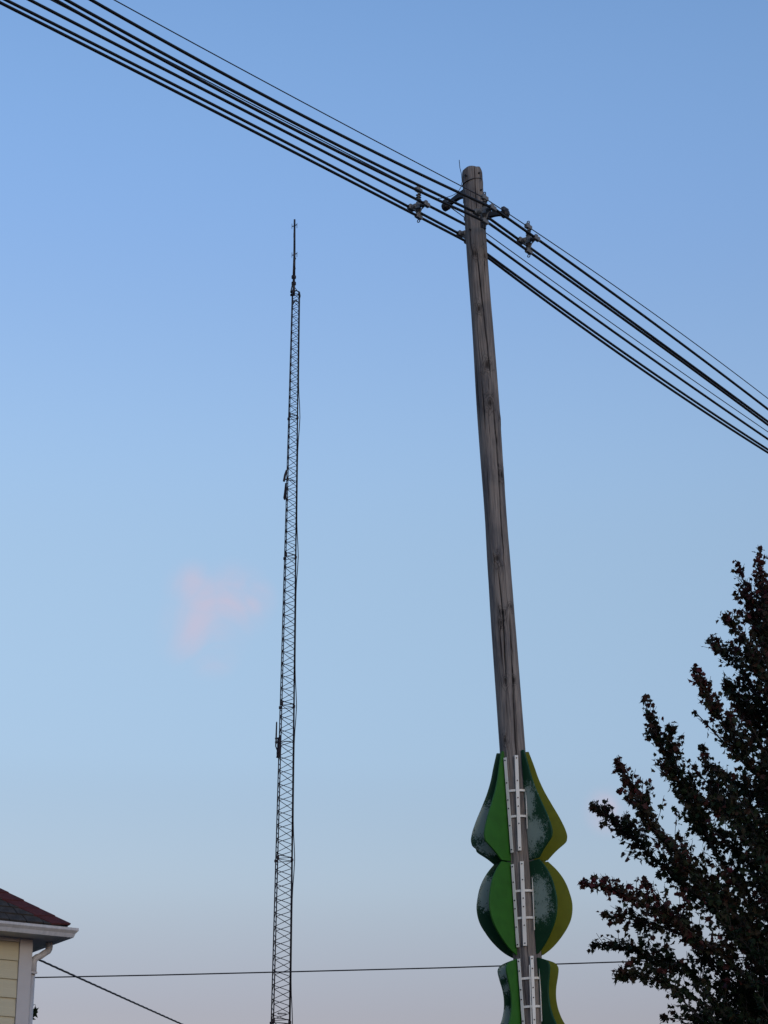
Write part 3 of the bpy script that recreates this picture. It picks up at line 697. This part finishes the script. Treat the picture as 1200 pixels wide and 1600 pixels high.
def rv(r):
    while True:
        v = Vector((r.uniform(-1, 1), r.uniform(-1, 1), r.uniform(-1, 1)))
        if .05 < v.length < 1: return v.normalized()
def crv(pts, n):
    P = [Vector(p) for p in pts]; out = []
    for i in range(n + 1):
        t = i / n * (len(P) - 1); k = min(len(P) - 2, int(t)); u = t - k
        p0, p1, p2, p3 = P[max(0, k - 1)], P[k], P[k + 1], P[min(len(P) - 1, k + 2)]
        out.append(.5 * ((2 * p1) + (p2 - p0) * u + (2 * p0 - 5 * p1 + 4 * p2 - p3) * u * u + (3 * p1 - p0 - 3 * p2 + p3) * u ** 3))
    return out
MY = 28.0
def tree():
    tx = 1272
    base = at(tx, 1500, MY); base.z = 0
    root = empty('maple_tree', base); tag(root, 'dark maple tree with reddening leaf tips at the right edge', 'tree')
    top = at(1238, 930, MY)
    tk = crv([base, lerp(base, top, .3) + Vector((.05, 0, 0)), lerp(base, top, .65), top], 30)
    MB().tube(tk, [lerp(.15, .012, (i / 30) ** .8) for i in range(31)], 10).build('trunk', M['bark'], root, smooth=True)
    def trunk_at(z):
        for a, b in zip(tk, tk[1:]):
            if a.z <= z <= b.z: return lerp(a, b, (z - a.z) / (b.z - a.z))
        return top.copy()
    def bough(ctrl, dens, tone, r0=.03, spread=1.0, tipbare=0.0):
        p = crv(ctrl, 40); L = sum((b - a).length for a, b in zip(p, p[1:]))
        wood = MB().tube(p, [lerp(r0, .005, i / 40) for i in range(41)], 6); lv = Leaves()
        nt = int(L * dens)
        for k in range(nt):
            s = rng.uniform(.10, 1) ** 1.05; i = min(39, int(s * 40)); q = lerp(p[i], p[i + 1], s * 40 - i); d = (p[i + 1] - p[i]).normalized()
            d2 = (d * .75 + rv(rng) * .75 + Vector((0, 0, .38))).normalized(); ln = lerp(.55, .05, s ** 1.1) * rng.uniform(.4, 1.15) * spread
            e = q + d2 * ln + Vector((0, 0, .04 * ln)); wood.tube([q, lerp(q, e, .5) + rv(rng) * .012, e], [.005, .004, .0025], 3, cap=False)
            nl = max(2, int(ln / .042))
            for j in range(nl):
                u = (j + rng.random()) / nl; c = lerp(q, e, u ** .8) + rv(rng) * rng.uniform(.01, .05 + .03 * (1 - s)) + Vector((0, 0, -.022))
                tn = tone + .04 + .30 * (s - .55) + .22 * (u - .5) + rng.gauss(0, .17)
                lv.leaf(c, droop(rng, d2), rng.uniform(.06, .122) * (1 - .25 * s), max(0, min(1, tn)))
        for j in range(4):                       # leaves closing the tip
            c = p[-1] + rv(rng) * rng.uniform(.0, .035); lv.leaf(c, droop(rng, rv(rng)), rng.uniform(.045, .075), max(0, min(1, tone + .25 + rng.gauss(0, .12))))
        br = wood.build('bough', M['bark'], root, loc=ctrl[0]); lv.build('leaves', br, Vector(ctrl[0]))
    def T(*pts):                                 # (px, py, metres nearer (-) or farther)
        return [at(x, y, MY + dy) for x, y, dy in pts]
    S = [  # boughs that make the outline against the sky
        (T((1240, 1120, 0), (1205, 1010, -.1), (1190, 930, -.1), (1187, 856, -.1)), 20, .62),
        (T((1240, 1140, 0), (1195, 1010, .2), (1172, 940, .2), (1153, 880, .2)), 18, .66),
        (T((1245, 1180, 0), (1190, 1050, -.3), (1150, 985, -.3), (1140, 970, -.3)), 18, .55),
        (T((1245, 1200, 0), (1180, 1080, .3), (1140, 1025, .4), (1107, 1002, .4)), 17, .5),
        (T((1250, 1330, 0), (1170, 1190, -.4), (1118, 1110, -.5), (1085, 1046, -.5)), 24, .58),
        (T((1250, 1300, 0), (1180, 1150, .3), (1150, 1090, .4), (1137, 1068, .4)), 22, .5),
        (T((1250, 1420, 0), (1170, 1290, .4), (1120, 1240, .6), (1098, 1165, .6)), 22, .42),
        (T((1255, 1500, 0), (1120, 1335, .3), (1058, 1215, .4), (1024, 1145, .4), (1006, 1091, .4)), 20, .5),
        (T((1120, 1335, .3), (1075, 1240, .3), (1052, 1180, .3), (1043, 1136, .3)), 18, .46),
        (T((1255, 1540, 0), (1110, 1390, -.5), (1020, 1290, -.7), (985, 1232, -.7), (964, 1190, -.7)), 23, .6),
        (T((1255, 1560, 0), (1100, 1410, -.2), (1010, 1330, -.2), (960, 1283, -.2), (926, 1259, -.2)), 22, .5),
        (T((1255, 1600, 0), (1110, 1480, -.6), (1020, 1420, -.8), (960, 1392, -.8), (911, 1377, -.8)), 21, .68),
        (T((1110, 1480, -.6), (1040, 1450, -.5), (985, 1436, -.5), (942, 1430, -.5)), 15, .55),
        (T((1258, 1640, 0), (1110, 1540, .3), (1020, 1497, .5), (965, 1478, .5), (927, 1477, .5)), 20, .42),
        (T((1258, 1660, 0), (1120, 1580, -.2), (1040, 1535, -.3), (995, 1526, -.3), (964, 1526, -.3)), 20, .4),
        (T((1258, 1700, 0), (1160, 1625, .2), (1090, 1597, .2), (1038, 1590, .2)), 15, .4),
        (T((1258, 1720, 0), (1180, 1660, .2), (1120, 1610, .2), (1085, 1580, .2)), 18, .3),
        (T((1250, 1400, 0), (1180, 1330, -.5), (1130, 1270, -.7), (1112, 1254, -.7)), 17, .4),
        (T((1250, 1380, 0), (1200, 1260, .5), (1160, 1230, .6), (1125, 1205, .6)), 17, .4),
    ]
    for c, dns, tn in S: bough(c, dns * 1.95, tn - .04, .022, 1.2)
    # boughs all round the trunk that fill the crown
    prof = [(2.2, .5), (3.6, 1.7), (5.0, 2.2), (6.8, 2.45), (8.2, 2.1), (9.2, 1.5), (10.2, .8), (11.2, .35)]
    NB = 170
    for k in range(NB):
        zt_ = 3.2 + 7.8 * ((k + rng.random()) / NB); a = k * 2.39996 + rng.uniform(-.3, .3)
        rr = pw(zt_, prof) * rng.uniform(.5, .93); d = Vector((math.cos(a), math.sin(a), 0))
        st = trunk_at(max(1.6, min(10.2, zt_ - rr * rng.uniform(.75, 1.1)))); tip = Vector((st.x + d.x * rr, st.y + d.y * rr, zt_))
        mid = lerp(st, tip, .5) + Vector((0, 0, -.08 * rr)) + rv(rng) * .08
        bough([st, mid, tip], 24 if zt_ < 8.4 else 16, .12 + .07 * (zt_ - 5), .026, 1.2)
tree()
# tip of a sapling that shows past the house corner
def sapling():
    q = at(51, 1583, 26.5); base = Vector((q.x - .3, 26.6, 0)); root = empty('sapling', base)
    tag(root, 'few dark leaves of a sapling peeking past the house corner', 'tree')
    p = crv([base, Vector((q.x - .25, 26.6, 2.2)), q - Vector((.05, 0, .10)), q + Vector((.005, 0, .03))], 20)
    st = MB().tube(p, [lerp(.03, .003, i / 20) for i in range(21)], 6).build('trunk', M['bark'], root, smooth=True)
    lv = Leaves(); r2 = random.Random(3)
    for (x, y, s) in ((51, 1571, .035), (52.5, 1579, .085), (51.5, 1583, .08), (50, 1588, .06), (48.5, 1592.5, .035), (46, 1580, .08), (42, 1590, .09), (38, 1600, .09), (44, 1610, .09), (30, 1615, .1), (36, 1630, .1)):
        lv.leaf(at(x + 1.5, y, 26.5), rrot(r2), s * 1.7, r2.uniform(.1, .4))
    lv.build('leaves', st, q)
sapling()
